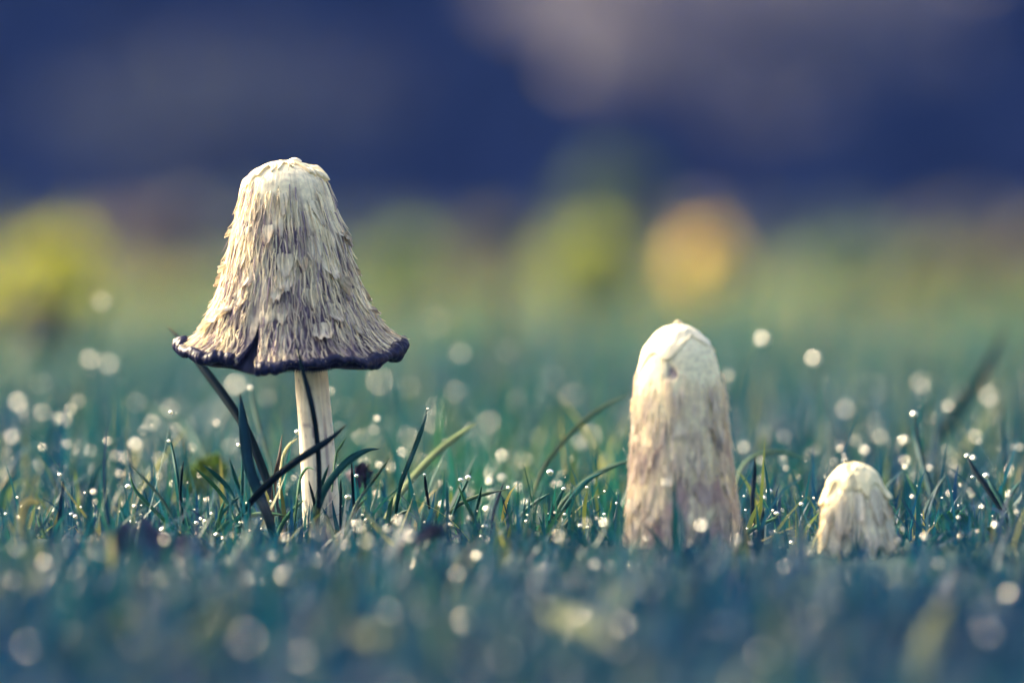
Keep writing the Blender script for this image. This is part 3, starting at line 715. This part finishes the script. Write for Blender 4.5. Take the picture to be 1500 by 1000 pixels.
for pts, c in (
    ([(691, 689), (684, 705), (673, 728), (660, 765), (654, 800)], TEAL), ([(671, 711), (681, 733), (692, 757), (698, 790)], GREEN), ([(706, 711), (702, 730), (697, 755), (694, 795)], TEAL), ([(738, 706), (730, 728), (723, 752), (718, 790)], DARK),
    ([(735, 725), (742, 748), (750, 775)], TEAL), ([(805, 722), (785, 735), (765, 752), (745, 780)], TEAL), ([(745, 716), (715, 722), (690, 730), (668, 742), (640, 775)], (.10, .17, .12)), ([(622, 693), (624, 715), (629, 745)], DARK),
    ([(576, 727), (570, 748), (565, 790)], GREEN), ([(602, 745), (588, 752), (572, 765), (558, 790)], TEAL), ([(665, 768), (648, 780), (630, 800)], GREEN), ([(840, 745), (830, 765), (818, 795)], TEAL)):
    blade([(p[0], p[1], f + .004 * i_) for i_, p in enumerate(pts)], rng.uniform(.0013, .002), SL2, c, SG2, n=14)
SG3 = 'short blades at the left of the lawn'
SL3 = 'thin grass blade in the lawn left of the bell mushroom tuft'
for pts, c in (
    ([(110, 755), (118, 775), (126, 795), (134, 822)], TEAL), ([(88, 695), (92, 712), (88, 745), (84, 790)], DARK), ([(174, 740), (183, 760), (194, 780), (204, 802)], TEAL), ([(200, 740), (194, 762), (190, 800)], GREEN),
    ([(54, 753), (60, 772), (72, 800)], GREEN), ([(52, 783), (65, 795), (82, 815), (96, 830)], (.2, .2, .12)), ([(190, 680), (215, 705), (240, 735), (262, 775)], (.05, .1, .09))):
    blade([(p[0], p[1], f - .03 - .004 * i_) for i_, p in enumerate(pts)], rng.uniform(.0012, .0018), SL3, c, SG3, n=14)
SG4 = 'blades right of the button mushroom'
SL4 = 'dewy grass blade in the lawn right of the button mushroom'
for pts, c in (
    ([(1416, 668), (1428, 690), (1446, 715), (1468, 750)], DARK), ([(1445, 697), (1455, 715), (1470, 742), (1480, 790)], TEAL), ([(1498, 700), (1480, 725), (1465, 755), (1455, 800)], TEAL), ([(1325, 690), (1345, 730), (1352, 790)], GREEN),
    ([(1390, 690), (1370, 720), (1355, 750), (1345, 800)], (.04, .09, .10)), ([(1380, 782), (1360, 790), (1335, 800), (1318, 815)], PALE)):
    blade([(p[0], p[1], 2.38 - .006 * i_) for i_, p in enumerate(pts)], rng.uniform(.0015, .0024), SL4, c, SG4, n=14)

# ------------------------------------------------------------------ leaves lying in the grass
def leaf_sheet(name, label, px, py, D, lx, ly, yaw, tilt, roll, col, wav=.004, seed=0, mat='deadleaf', cat='leaf', lobes=0, raise_=0.0):
    nx, ny = 40, 24; q = np.random.default_rng(seed)
    s, t = np.meshgrid(np.linspace(-1, 1, nx), np.linspace(-1, 1, ny))
    hw = np.maximum(1 - np.abs(s) ** 2.2, 0.0) ** .6 * (1 + .10 * np.sin(s * 19 + 1) + .12 * lobes * np.cos(s * 8))
    x = s * lx / 2; y = t * hw * ly / 2
    z = wav * (np.sin(s * 3 + q.uniform(0, 6)) * .8 + np.sin(t * 2.5 + s * 4 + q.uniform(0, 6)) * .7 + .5 * np.sin(s * 11 + t * 7)) - .25 * wav * np.cos(t * 3) + wav * 1.2 * t ** 2
    z = z + .0012 * np.exp(-(t / .08) ** 2)
    V0 = np.stack([x, y, z], -1).reshape(-1, 3); V1 = V0 - np.array([0, 0, .0003])
    Vv_ = np.concatenate([V0, V1]); Qa = grid_quads(nx, ny); Qb = Qa[:, ::-1] + nx * ny
    rotm = np.array(Euler((tilt, roll, yaw)).to_matrix()); Vv_ = Vv_ @ rotm.T
    C_ = np.array(col) * (1 + .35 * np.sin(s * 9) * np.sin(t * 6))[..., None].reshape(-1, 1) * q.uniform(.8, 1.2, (nx * ny, 1))
    p = at(px, py, D)
    o = obj(name, mesh_np(name, Vv_, np.concatenate([Qa, Qb]), col=np.concatenate([C_, C_])), M[mat], None, p)
    tag(o, label, cat); return o
leaf_sheet('dead_leaf', 'crumpled purple brown dead leaf lying before the grass tuft', 220, 828, 2.17, .046, .032, .15, .75, -.12, (.070, .055, .105), .0035, 1)
leaf_sheet('dead_leaf', 'small dark purple leaf scrap caught in grass right of the stem', 525, 700, 2.40, .010, .012, .5, 1.2, .6, (.040, .030, .065), .002, 2)
leaf_sheet('dead_leaf', 'narrow dark purple leaf slanting in the grass between the mushrooms', 595, 808, 2.14, .036, .007, .35, .5, -.45, (.035, .035, .085), .002, 3)
leaf_sheet('broad_leaf', 'round yellow green leaf behind the grass tuft', 300, 702, 2.50, .022, .017, .3, 1.1, -.3, (.15, .21, .08), .003, 4, 'leaf')
leaf_sheet('broad_leaf', 'dark green clover-like leaf right of the button mushroom', 1398, 775, 2.30, .017, .015, .2, 1.0, .2, (.02, .10, .05), .0015, 5, 'leaf')
leaf_sheet('broad_leaf', 'small dark green leaf at the lawn edge by the clover-like leaf', 1443, 788, 2.30, .012, .010, .2, .9, -.2, (.02, .09, .05), .0015, 6, 'leaf')

# ------------------------------------------------------------------ dewdrops
# photo pixel x, y, diameter of its blur disc; '-' means it lies in front of the focus plane
AP = .2 / 4.5 * F
DROPS = [(150,443,30),(133,527,28),(161,534,32),(116,588,22),(28,590,28),(33,601,22),(63,604,26),(97,616,22),(104,600,18),(52,660,28),(37,686,22),(56,685,22),(10,667,22),(97,658,24),(120,658,24),(112,669,24),
 (224,620,24),(200,652,20),(171,677,24),(186,671,20),(235,674,22),(268,643,26),(282,655,14),(318,620,12),(348,565,30),(10,730,18),(142,755,18),(172,778,18),(206,776,24),(200,766,14),(239,776,14),(288,766,20),
 (416,713,13),(183,740,22),(553,613,10),(698,686,38),(656,690,38),(737,668,18),(750,672,26),(773,673,20),(770,701,30),(824,698,18),(718,706,11),(735,700,12),(884,708,18),(914,672,28),(650,709,13),(554,725,12),
 (710,772,26),(746,764,30),(770,736,20),(714,746,18),(824,762,26),(868,705,10),(638,472,48),(676,518,32),(600,567,34),(668,575,34),(840,580,38),(1118,497,24),(1193,526,24),(1275,570,52),(1390,595,20),(1268,660,15),
 (1220,685,18),(1325,645,14),(1328,676,17),(1340,700,17),(1425,723,14),(1460,730,12),(1495,655,12),(1318,700,16),(485,573,14),(1115,675,14),(1150,640,22),(1090,655,20),(1180,700,20),(1430,640,22),(1290,640,24),
 (600,640,30),(640,620,34),(560,560,40),(790,640,30),(870,640,34),(720,620,34),(530,640,24),(60,560,34),(200,590,30),(20,640,24),(250,600,28),(1060,560,34),(1240,600,30),(1350,560,34),(1450,580,30),(1400,690,20),(1480,690,18),(720,725,16),(760,715,14),(690,725,18),(840,725,16),(650,740,14),
 (66,824,-26),(136,846,-10),(214,825,-12),(264,822,-10),(277,837,-10),(330,822,-16),(161,805,-9),(196,880,-14),(172,912,-34),(360,848,-10),(402,814,-10),(442,820,-10),(472,822,-24),(418,844,-30),(484,896,-24),(444,964,-52),
 (298,912,-36),(328,902,-34),(276,932,-36),(256,948,-36),(44,948,-50),(20,850,-12),(419,788,-14),(568,774,-13),(584,762,-15),(538,794,-26),(507,799,-14),(594,784,-30),(602,786,-18),(602,826,-18),(547,815,-14),(712,790,-14),
 (820,786,-20),(860,766,-16),(886,766,-14),(926,740,-15),(895,830,-12),(794,830,-14),(842,848,-18),(670,840,-28),(682,910,-32),(510,922,-28),(562,924,-26),(482,896,-22),(914,917,-24),(938,944,-26),(458,968,-48),(906,948,-26),
 (1030,771,-20),(1007,795,-16),(975,707,-12),(1080,790,-16),(820,930,-40),(850,900,-40),(1365,945,-50),(1370,920,-46),(1230,880,-40),(1160,890,-36),(1190,905,-14),(1316,792,-6),(1375,825,-8),(1090,850,-20),(1290,860,-26),
 (1420,850,-20),(1480,870,-24),(740,960,-46),(620,900,-34),(760,860,-24),(100,880,-30),(30,930,-40),(380,930,-44),(1050,920,-40),(1120,960,-44),(1450,930,-40),(1458,770,-8),(1490,750,-8),(700,815,-16),(930,830,-16),(550,850,-22),(240,850,-16),(90,850,-20),(1180,800,-10),(1150,830,-12),(1100,815,-10),(990,830,-14),(1250,845,-12)]
HERO = [(188,713,9,'big clear dewdrop hanging on the slender left-leaning blade',f-.012),(351,652,8,'bright dewdrop on the thin upright blade left of the bluish blade',f-.022),(367,568,6,'dewdrop on the thin blade behind the split in the cap',f+.13),
 (436,633,8,'clear dewdrop clinging to the left edge of the pale stem',f+.02),(627,599,4,'tiny dewdrop on the tip of the straight blade between mushrooms',f+.008),(248,646,5,'dewdrop near the tip of the slim upright blade left of the tuft',f-.002),
 (111,757,7,'dewdrop on a thin blade above the dead leaf',f-.035),(88,695,6,'bright dewdrop on a dark blade at the far left',f-.035),(55,783,6,'dewdrop beside the curled dry blade',f-.04),(318,783,8,'bright dewdrop low in the tuft left of the stem',f-.035),
 (192,764,5,'small dewdrop on a blade left of the tuft behind the dead leaf',f-.03),(236,786,10,'dewdrop on the upper edge of the dead leaf',2.18),(591,693,4,'tiny dewdrop low on the straight blade between mushrooms',f-.01),(510,728,9,'lens-shaped dewdrop right of the stem foot',f-.02),
 (538,762,9,'dewdrop in the grass right of the stem foot near crossed blades',f-.02),(686,700,8,'dewdrop at the crossing of two short blades between mushrooms',f-.005),(675,703,7,'second dewdrop beside the crossing of two short blades',f),(806,692,9,'flat bright dewdrop on the arched pale blade',2.35),
 (826,716,6,'dewdrop on the short blade between the two tall mushrooms',f-.004),(904,737,5,'dewdrop on the short dark blade beside the tall closed mushroom',f-.006),(772,764,7,'dewdrop low in the grass between the two tall mushrooms',f-.01),(752,787,5,'tiny low dewdrop in front of the crossed blades',f-.03),
 (626,805,6,'tiny dewdrop beside the narrow purple leaf',2.24),(860,800,6,'small dewdrop left of the closed mushroom foot',f-.04),(894,782,7,'dewdrop at the left foot of the closed mushroom',f-.03),(1236,666,4,'tiny droplet on the hair-thin stalk over the button mushroom',D3-.03),(1339,607,8,'bright drop on the tip of the dark blade beyond the button',2.43),
 (1417,668,7,'bright drop on a dark blade far right of the button',2.38),(1445,697,8,'drop on a teal blade right of the button',2.38),(1127,720,8,'bright dewdrop between closed mushroom and button',2.36),(1138,752,7,'dewdrop on the low blade at the foot of the closed mushroom',2.30),(1316,792,5,'bright droplet at the right side of the button mushroom',2.21),
 (622,695,4,'tiny dewdrop on a short upright blade right of the straight blade',f)]
def drop_mesh():
    nu, nv = 20, 14; U, T = np.meshgrid(np.arange(nu) / nu * 2 * np.pi, np.linspace(0, np.pi, nv))
    r = np.sin(T) * (1 + .06 * np.cos(T)); V = np.stack([r * np.cos(U), r * np.sin(U), np.cos(T) * .96], -1).reshape(-1, 3)
    me = mesh_np('dewdrop', V, grid_quads(nu, nv, True)); me.materials.append(M['water']); return me
DM = drop_mesh()
stalks = []
def put_drop(p, r, label, group=None):
    o = bpy.data.objects.new('dewdrop', DM); COL.objects.link(o); o.location = p
    o.scale = (r, r, r * random.uniform(.85, 1.05)); o.rotation_euler = (random.uniform(-.3, .3), random.uniform(-.3, .3), random.uniform(0, 6))
    tag(o, label, 'dewdrop', group)
def stalk_to(p, r):
    gx = p.x + random.uniform(-.012, .012); gy = p.y + random.uniform(-.012, .012); gz = float(ground_z(gx, gy)) - .002
    stalks.append((gx, gy, gz, p.x, p.y, p.z - r * .6))
for (px_, py_, c_) in DROPS:
    inv = 1 / DF - c_ / AP if c_ > 0 else 1 / DF + abs(c_) / AP
    D = 1 / max(inv, .12)
    for _ in range(40):                                 # keep it above the turf
        p = at(px_, py_, D); hh = p.z - float(ground_z(p.x, p.y))
        if hh < .006: D *= .985
        elif hh > .115: D *= 1.015
        else: break
    for cap_ in (c1, c2, c3):
        pass
    if c_ < 0:
        lab, gr = ('round dewdrop in the short foreground grass in front of the mushrooms', 'dewdrops in the foreground grass')
    elif px_ < 440: lab, gr = ('round dewdrop on the grass behind and left of the bell mushroom', 'dewdrops left of the bell mushroom')
    elif px_ < 930: lab, gr = ('round dewdrop on the grass behind, between the two tall mushrooms', 'dewdrops between the tall mushrooms')
    else: lab, gr = ('round dewdrop on the grass behind the closed mushroom and the button', 'dewdrops behind the closed mushroom and button')
    r = ((.0012 + .000024 * c_) if c_ > 0 else .0010 + .000016 * abs(c_)) * random.choice((.5, .62, .72, .8, .9, 1.05))
    put_drop(p, r, lab, gr); stalk_to(p, r)
for (px_, py_, dpx, lab, D) in HERO:
    p = at(px_, py_, D); r = dpx / 2 / F * D * 1.1
    put_drop(p, r, lab)

# glints on other grass tips: too many and too small to tell apart
q = np.concatenate([tipsA[::45], tipsB[::9], tipsC[(tipsC[:, 1] < 5)][::40]])
q = q[(np.abs(q[:, 0]) < q[:, 1] * .12)]
base_v = np.array([v.co[:] for v in DM.vertices]); nq = len(base_v)
fq = np.array([list(p_.vertices) for p_ in DM.polygons])
rr = .0002 + .0008 * rng.uniform(0, 1, len(q)) ** 2.2
Vd = (q[:, None] + base_v[None] * rr[:, None, None]).reshape(-1, 3)
Qd = (fq[None] + (np.arange(len(q)) * nq)[:, None, None]).reshape(-1, 4)
o = obj('fine_dew', mesh_np('fine_dew', Vd, Qd), M['water']); tag(o, 'fine dew beads scattered over the tips of the lawn grass', 'dew', kind='stuff')

# blades that carry the drops
S_ = np.array(stalks); n = len(S_); seg = 5
t = np.linspace(0, 1, seg + 1)[None, :]
bend = rng.normal(0, .004, (n, 1)) * np.sin(np.pi * t)
px = S_[:, 0:1] * (1 - t) + S_[:, 3:4] * t + bend; py = S_[:, 1:2] * (1 - t) + S_[:, 4:5] * t; pz = S_[:, 2:3] + (S_[:, 5:6] - S_[:, 2:3]) * (t ** .9)
ww = .0011 * (1 - t ** 2.5) + .0001
V = np.stack([np.stack([px - ww, py, pz], -1), np.stack([px + ww, py + ww * .5, pz], -1)], 2).reshape(-1, 3)
qd = np.array([[2 * k, 2 * k + 1, 2 * k + 3, 2 * k + 2] for k in range(seg)])
Q = ((np.arange(n) * 2 * (seg + 1))[:, None, None] + qd[None]).reshape(-1, 4)
o = obj('dewy_grass', mesh_np('dewy_grass', V, Q, col=np.repeat(tints(n), 2 * (seg + 1), 0)), M['grass']); tag(o, 'upright wet grass blades carrying the dewdrops', 'grass', kind='stuff')

# ------------------------------------------------------------------ far background: shrubs, hedge
def leaf_cloud(n, rad, size, col, colvar=.3, shell=.55, squash=1.0, holes=0):
    d = rng.normal(size=(n, 3)); d /= np.linalg.norm(d, axis=1, keepdims=True)
    lump = 1 + .22 * np.sin(d[:, 0] * 5 + 1) * np.sin(d[:, 1] * 4) + .15 * np.sin(d[:, 2] * 7 + d[:, 0] * 6)
    rr = (shell + (1 - shell) * rng.uniform(size=n) ** .6) * lump
    c = d * rr[:, None] * np.array(rad)
    a = rng.normal(size=(n, 3)); a /= np.linalg.norm(a, axis=1, keepdims=True)
    b = np.cross(a, rng.normal(size=(n, 3))); b /= np.linalg.norm(b, axis=1, keepdims=True)
    s = size * rng.uniform(.6, 1.3, (n, 1))
    V = np.stack([c - a * s, c + b * s * .45, c + a * s, c - b * s * .45], 1).reshape(-1, 3)
    C = np.array(col)[None] * rng.uniform(1 - colvar, 1 + colvar, (n, 1)); C = np.repeat(C, 4, 0)
    return V, np.arange(n * 4).reshape(-1, 4), C
def stems(k, h, spread, r, col):
    parts = []
    for i in range(k):
        a = rng.uniform(0, 6.28); e = np.array([math.cos(a) * spread * rng.uniform(.3, 1), math.sin(a) * spread * rng.uniform(.3, 1), h * rng.uniform(.8, 1.1)])
        t_ = np.linspace(0, 1, 6)[:, None]
        P_ = e[None] * t_ * np.array([1, 1, 1]) + np.array([0, 0, -.03]) + rng.normal(0, .01 * h, (6, 3)) * t_
        Vt, Qt = tube(P_, r * (1 - .7 * t_[:, 0]), 6); parts.append((Vt, Qt, np.broadcast_to(np.array(col), Vt.shape)))
    return merge(parts)
def shrub(name, label, px, py, Y, rad, n, size, col, cat='shrub', group=None, mat='leaf', shell=.2, stemcol=(.09, .07, .06), zc=None):
    p = at(px, py, Y); gz = float(ground_z(p.x, Y))
    r0 = empty(name, (p.x, Y, gz)); tag(r0, label, cat, group)
    V, Q, C = leaf_cloud(n, rad, size, col, shell=shell); V = V + np.array([0, 0, p.z - gz])
    V = V[:]; 
    obj('foliage', mesh_np('foliage', V, Q, col=C, smooth=False), M[mat], r0)
    h = max(p.z - gz, .05)
    Vs_, Qs_, Cs_ = stems(6, h * 1.05, rad[0] * .7, max(.004, .02 * h), stemcol)
    obj('stems', mesh_np('stems', Vs_, Qs_, col=Cs_), M['bark'], r0)
    return r0
def px_rad(Y, rx, rz): return (rx * Y / F, rx * Y / F * .8, rz * Y / F)
for (nm, lab, px_, py_, Y_, rx_, rz_, n_, col_) in (
    ('yellow_shrub', 'bright yellow green low plant at the left edge of the meadow', 75, 385, 7.0, 75, 48, 320, (.42, .43, .07)),
    ('yellow_shrub', 'lower lemon yellow plant beside the bright one', -15, 455, 5.5, 40, 40, 160, (.36, .36, .08)),
    ('yellow_shrub', 'yellow green sprig growing right below the bright plant', 105, 445, 5.6, 32, 30, 110, (.28, .31, .08)),
    ('mauve_shrub', 'dull mauve brown heather bush in the meadow left of the bell mushroom', 235, 362, 12, 80, 42, 380, (.13, .11, .12)),
    ('green_shrub', 'mid green low bush in the meadow right of the bell cap', 585, 400, 9, 60, 45, 300, (.15, .21, .08)),
    ('tan_shrub', 'tan brown low bush in the meadow between the mushrooms', 715, 380, 10, 45, 38, 240, (.17, .16, .10)),
    ('green_shrub', 'tall narrow grey green bush behind the tall closed mushroom', 895, 300, 11, 48, 60, 420, (.10, .15, .09)),
    ('green_shrub', 'round yellow green bush below the tall narrow bush', 865, 400, 8, 75, 55, 420, (.26, .30, .08)),
    ('orange_shrub', 'orange yellow autumn plant glowing above the tall closed mushroom', 1035, 392, 8.5, 38, 40, 480, (.74, .60, .20)),
    ('green_shrub', 'dull green bush in the meadow beyond the button mushroom', 1250, 400, 10, 90, 40, 340, (.13, .19, .11)),
    ('olive_shrub', 'olive bush in the meadow beside the tan bush', 1370, 410, 9, 50, 45, 260, (.17, .19, .09)),
    ('tan_shrub', 'tan bush at the end of the meadow beside the olive bush', 1480, 395, 10, 45, 42, 240, (.21, .19, .11))):
    shrub(nm, lab, px_, py_, Y_, px_rad(Y_, rx_, rz_), n_, .0024 * Y_, col_, shell=.15)
BG_ = 'dim low bushes along the hedge foot'
for i in range(9):                                    # dim growth along the foot of the hedge
    shrub('dim_bush', 'dim slate green bush growing along the foot of the hedge', -60 + i * 205 + random.uniform(-50, 50), 372 + random.uniform(-14, 14), 20 + random.uniform(-1.5, 1.5), px_rad(20, 105, 48 + random.uniform(-14, 14)), 260, .05,
          mix((.05, .075, .08), (.09, .09, .095), random.random()), group=BG_, shell=.1)
shrub('dark_shrub', 'dark low plant clump before the yellow shrubs', 60, 480, 4.6, (.022, .022, .020), 130, .009, (.03, .035, .07), mat='dark_leaf')

# hedge plants in a row closing off the meadow
HG = 'evergreen hedge plants behind the meadow'
for i in range(13):
    X0 = -7.2 + i * 1.2 + random.uniform(-.08, .08); Y0 = 27 + random.uniform(-.3, .3)
    r0 = empty('hedge_plant', (X0, Y0, 0)); tag(r0, 'dark bluish evergreen plant in the hedge row closing off the meadow', 'hedge', HG)
    V, Q, C = leaf_cloud(3600, (1.1, .8, 2.2), .11, (.034, .046, .120), .35, .7); V = V + np.array([0, 0, 1.75])
    V = V[:]
    obj('foliage', mesh_np('foliage', V, Q, col=C, smooth=False), M['dark_leaf'], r0)
    nu, nv = 40, 26; U, T = np.meshgrid(np.arange(nu) / nu, np.linspace(0, 1, nv))
    rr_ = np.clip(1 - T ** 4, 0, 1) ** .5 * (.92 + .15 * vn(U, T, 9, 8, 90 + i))
    Vc = np.stack([np.cos(U * 6.2832) * rr_ * .98, np.sin(U * 6.2832) * rr_ * .62, -.05 + T * 3.5], -1).reshape(-1, 3)
    obj('inner_growth', mesh_np('inner_growth', Vc, grid_quads(nu, nv, True), col=np.broadcast_to(np.array([.035, .042, .085]), Vc.shape)), M['dark_leaf'], r0)
    Vt, Qt = tube(np.array([[0, 0, -.1], [.02, 0, 1], [0, .02, 2]]), np.array([.08, .07, .05]), 8)
    obj('trunk', mesh_np('trunk', Vt, Qt, col=np.broadcast_to(np.array([.06, .05, .05]), Vt.shape)), M['bark'], r0)

def small_tree(name, label, px, py, Y, rad, n, size, col):
    p = at(px, py, Y); r0 = empty(name, (p.x, Y, 0)); tag(r0, label, 'tree')
    V, Q, C = leaf_cloud(n, rad, size, col, shell=.2); V = V + np.array([0, 0, p.z])
    obj('crown', mesh_np('crown', V, Q, col=C, smooth=False), M['leaf'], r0)
    parts = []
    a = np.linspace(0, 1, 8)[:, None]
    Vt, Qt = tube(np.array([[0, 0, -.1]]) + a * np.array([[.05, 0, p.z + rad[2] * .6]]) + .02 * np.sin(a * 9), .022 * (1 - .7 * a[:, 0]), 8); parts.append((Vt, Qt, np.broadcast_to(np.array([.07, .06, .06]), Vt.shape)))
    for k in range(8):
        z_ = p.z - rad[2] * .5 + rad[2] * rng.uniform(0, 1); an = rng.uniform(0, 6.28)
        e = np.array([math.cos(an) * rad[0] * .8, math.sin(an) * rad[1] * .8, rad[2] * .35])
        Vt, Qt = tube(np.array([[.03, 0, z_]]) + a * e[None], .009 * (1 - .8 * a[:, 0]), 6); parts.append((Vt, Qt, np.broadcast_to(np.array([.07, .06, .06]), Vt.shape)))
    Vt, Qt, Ct = merge(parts)
    obj('trunk', mesh_np('trunk', Vt, Qt, col=Ct), M['bark'], r0)
small_tree('pale_tree', 'small tree with pale mauve grey dry leaves before the hedge', 1075, 5, 23, (.95, .5, .42), 1700, .06, (.18, .17, .26))
small_tree('grey_tree', 'small slate grey leaved tree before the hedge, left', 330, 180, 24, (.75, .4, .38), 900, .06, (.075, .085, .125))

# ------------------------------------------------------------------ thin blue autumn air
bx = np.array([[x, y, z] for z in (-1.5, 4.8) for (x, y) in ((-64, -24), (64, -24), (64, 94), (-64, 94))], float)
bq = np.array([[0, 3, 2, 1], [4, 5, 6, 7], [0, 1, 5, 4], [1, 2, 6, 5], [2, 3, 7, 6], [3, 0, 4, 7]])
hm = bpy.data.materials.new('haze'); hm.use_nodes = True; hn = hm.node_tree
hn.nodes.remove(hn.nodes['Principled BSDF'])
pv = hn.nodes.new('ShaderNodeVolumePrincipled'); pv.inputs['Color'].default_value = (.10, .24, 1, 1); pv.inputs['Density'].default_value = .0022
hn.links.new(pv.outputs[0], hn.nodes['Material Output'].inputs['Volume'])
hz = obj('haze', mesh_np('haze', bx, bq, smooth=False), hm); tag(hz, 'thin bluish autumn haze over the meadow', 'haze', kind='stuff')
